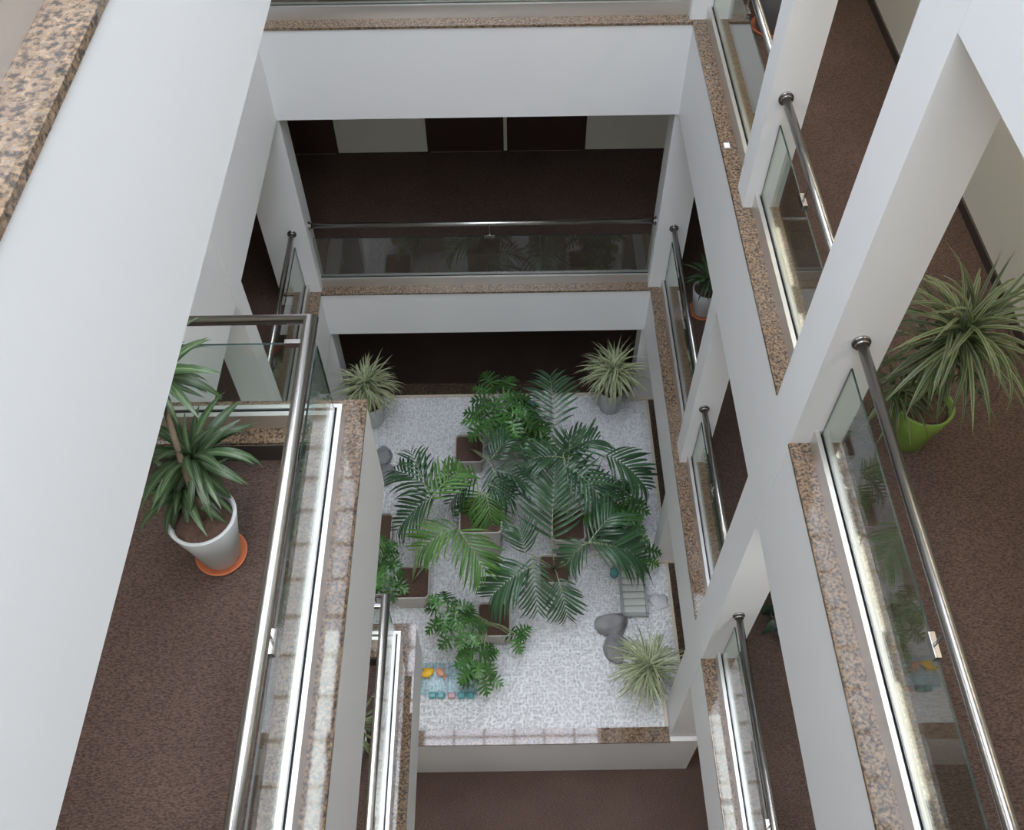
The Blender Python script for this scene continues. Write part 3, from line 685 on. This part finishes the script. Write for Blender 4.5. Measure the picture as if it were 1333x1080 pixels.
# ------------------------------------------------------------------ stones and small things on the gravel
def rock(px, py, sx, sy, sz, label, mat='rock', seed=0, name='rock'):
    b = bmesh.new(); bmesh.ops.create_icosphere(b, subdivisions=4, radius=1)
    for v in b.verts:
        n = noise.noise(v.co*1.1+Vector((seed*3.1, seed, 0)))*.38+noise.noise(v.co*2.7+Vector((seed, 0, 4)))*.14
        v.co = v.co*(1+n); v.co.x *= sx; v.co.y *= sy; v.co.z = max(v.co.z*sz, -sz*.35)
        v.co.z += sz*.35
    for f in b.faces: f.smooth = True
    p = unproject(px, py, z=CZ+sz*.5); p.z = CZ-.004
    bmesh.ops.translate(b, verts=b.verts, vec=p)
    o = link(name, b, mat, None, p); tagit(o, label, 'rock', 'rocks on the gravel')
rock(797, 812, .17, .12, .13, 'larger grey rock left of the near spiky plant', seed=1)
rock(801, 842, .13, .16, .10, 'rounded grey rock touching the larger one, nearer the viewer', seed=5)
rock(497, 593, .12, .12, .07, 'flat grey rock on far left gravel', seed=9)
rock(502, 617, .11, .12, .08, 'second grey rock on the left, beside the palm leaves', seed=13)
rock(858, 782, .10, .09, .035, 'pale flat stone near the right kerb', 'palerock', seed=3)
def ladder(px, py, w, ln, label, n):
    c = unproject(px, py, z=CZ); c.z = CZ+.006
    t = thing('slatted_rack', label, 'rack', c, 'slatted racks on the gravel')
    link('base_board', boxes((-w/2, w/2, -ln/2, ln/2, 0, .012)), 'slat', t)
    for s in (-1, 1): link('side_rail', boxes((s*w/2-.014, s*w/2+.014, -ln/2-.01, ln/2+.01, .012, .06)), 'slatgrey', t, bevel=.003)
    me = None
    for i in range(n):
        y = -ln/2+(i+.5)*ln/n
        if me is None: o = link('slat', boxes((-w/2+.016, w/2-.016, -.028, .028, .03, .045)), 'slat', t); me = o.data; o.location = (0, y, 0)
        else: inst('slat', me, t, Matrix.Translation((0, y, 0)))
    link('end_bar', boxes((-w/2-.012, w/2+.012, -ln/2-.03, -ln/2-.011, .012, .05)), 'slatgrey', t)
ladder(823, 764, .26, .66, 'pale slatted rack with grey rails near the rocks', 8)
ladder(706, 528, .20, .42, 'pale slatted rack at the far edge of the gravel', 5)
b = bmesh.new(); lathe(b, [(.0005, 0), (.045, 0), (.045, .10), (.02, .14), (.02, .17), (.0005, .17)], 20); p = unproject(799, 748, z=CZ)
tagit(link('bottle', b, 'teal', None, None), 'small teal bottle beside the pale slatted rack', 'bottle').location = p
p = unproject(690, 536, z=CZ)
tagit(link('toy_bucket', (lambda b: (lathe(b, [(.0005, 0), (.05, 0), (.075, .13), (.068, .13), (.045, .012), (.0005, .012)], 24), b)[1])(bmesh.new()), 'blue'), 'small blue bucket in front of the far kerb', 'bucket').location = p
# clear trays with coloured ornaments
for k, (px0, px1, py0, py1, lab) in enumerate(((547, 580, 866, 904, 'clear acrylic tray holding yellow and coral ornaments'), (583, 621, 866, 904, 'clear acrylic tray under the trailing leaves'))):
    a = unproject(px0, py1, z=CZ+.01); b = unproject(px1, py0, z=CZ+.01); c = (a+b)/2; c.z = CZ+.008; w = b.x-a.x; d = b.y-a.y
    t = thing('clear_tray', lab, 'tray', c, 'clear trays on the gravel')
    link('tray_base', boxes((-w/2, w/2, -d/2, d/2, 0, .008)), 'acrylic', t)
    link('tray_wall', boxes((-w/2, w/2, -d/2-.006, -d/2, 0, .07), (-w/2, w/2, d/2, d/2+.006, 0, .07), (-w/2-.006, -w/2, -d/2, d/2, 0, .07), (w/2, w/2+.006, -d/2, d/2, 0, .07)), 'acrylic', t)
def ornament(px, py, mat, label, s=.06):
    c = unproject(px, py, z=CZ+.05); c.z = CZ+.018
    b = bmesh.new(); bmesh.ops.create_uvsphere(b, u_segments=20, v_segments=12, radius=1)
    for v in b.verts: v.co = Vector((v.co.x*s*1.3, v.co.y*s*.85, v.co.z*s*.55+s*.55))
    # tail and fins
    for (a, b_, c_) in (((-s*1.1, 0, s*.6), (-s*2.0, s*.9, s*.6), (-s*2.0, -s*.7, s*.6)), ((0, s*.7, s*.6), (-s*.7, s*1.35, s*.6), (s*.4, s*.8, s*.6)), ((0, -s*.7, s*.6), (-s*.6, -s*1.2, s*.6), (s*.4, -s*.75, s*.6))):
        lo = [b.verts.new(Vector(q)-Vector((0, 0, .008))) for q in (a, b_, c_)]; hi = [b.verts.new(Vector(q)+Vector((0, 0, .008))) for q in (a, b_, c_)]
        b.faces.new(lo); b.faces.new(hi)
        for i in range(3): b.faces.new((lo[i], lo[(i+1) % 3], hi[(i+1) % 3], hi[i]))
    for f in b.faces: f.smooth = True
    o = link('fish_ornament', b, mat); o.location = c; o.rotation_euler = (0, 0, .5 if mat == 'yellow' else 2.4); tagit(o, label, 'ornament', 'fish-shaped ornaments in the clear tray')
ornament(557, 875, 'yellow', 'yellow ceramic fish ornament in the clear tray', .052)
ornament(573, 874, 'coral', 'coral pink ceramic ornament in the clear tray', .042)
for px, mat, lab in ((563, 'teal', 'teal glass block, leftmost in the row by the clear trays'), (574, 'teal', 'teal glass block next to the leftmost one by the clear trays'), (588, 'pink', 'dull pink glass block in the row by the clear trays'), (601, 'teal', 'teal glass block just right of the pink one'), (612, 'teal', 'teal glass block at the right end of the row')):
    p = unproject(px, 905, z=CZ+.03); p.z = CZ+.004
    o = link('glass_block', boxes((-.036, .036, -.03, .03, 0, .05)), mat, None, None, .01); o.location = p; tagit(o, lab, 'glass block', 'glass blocks in front of the clear trays')
# small white tag on the granite ledge
for px, py, lab in ((946, 190, 'small white plastic tag on the right granite ledge'),):
    p = unproject(px, py, z=LA); o = link('white_tag', boxes((-.02, .02, -.028, .028, .0005, .008)), 'white', None, None, .002); o.location = p; tagit(o, lab, 'tag')
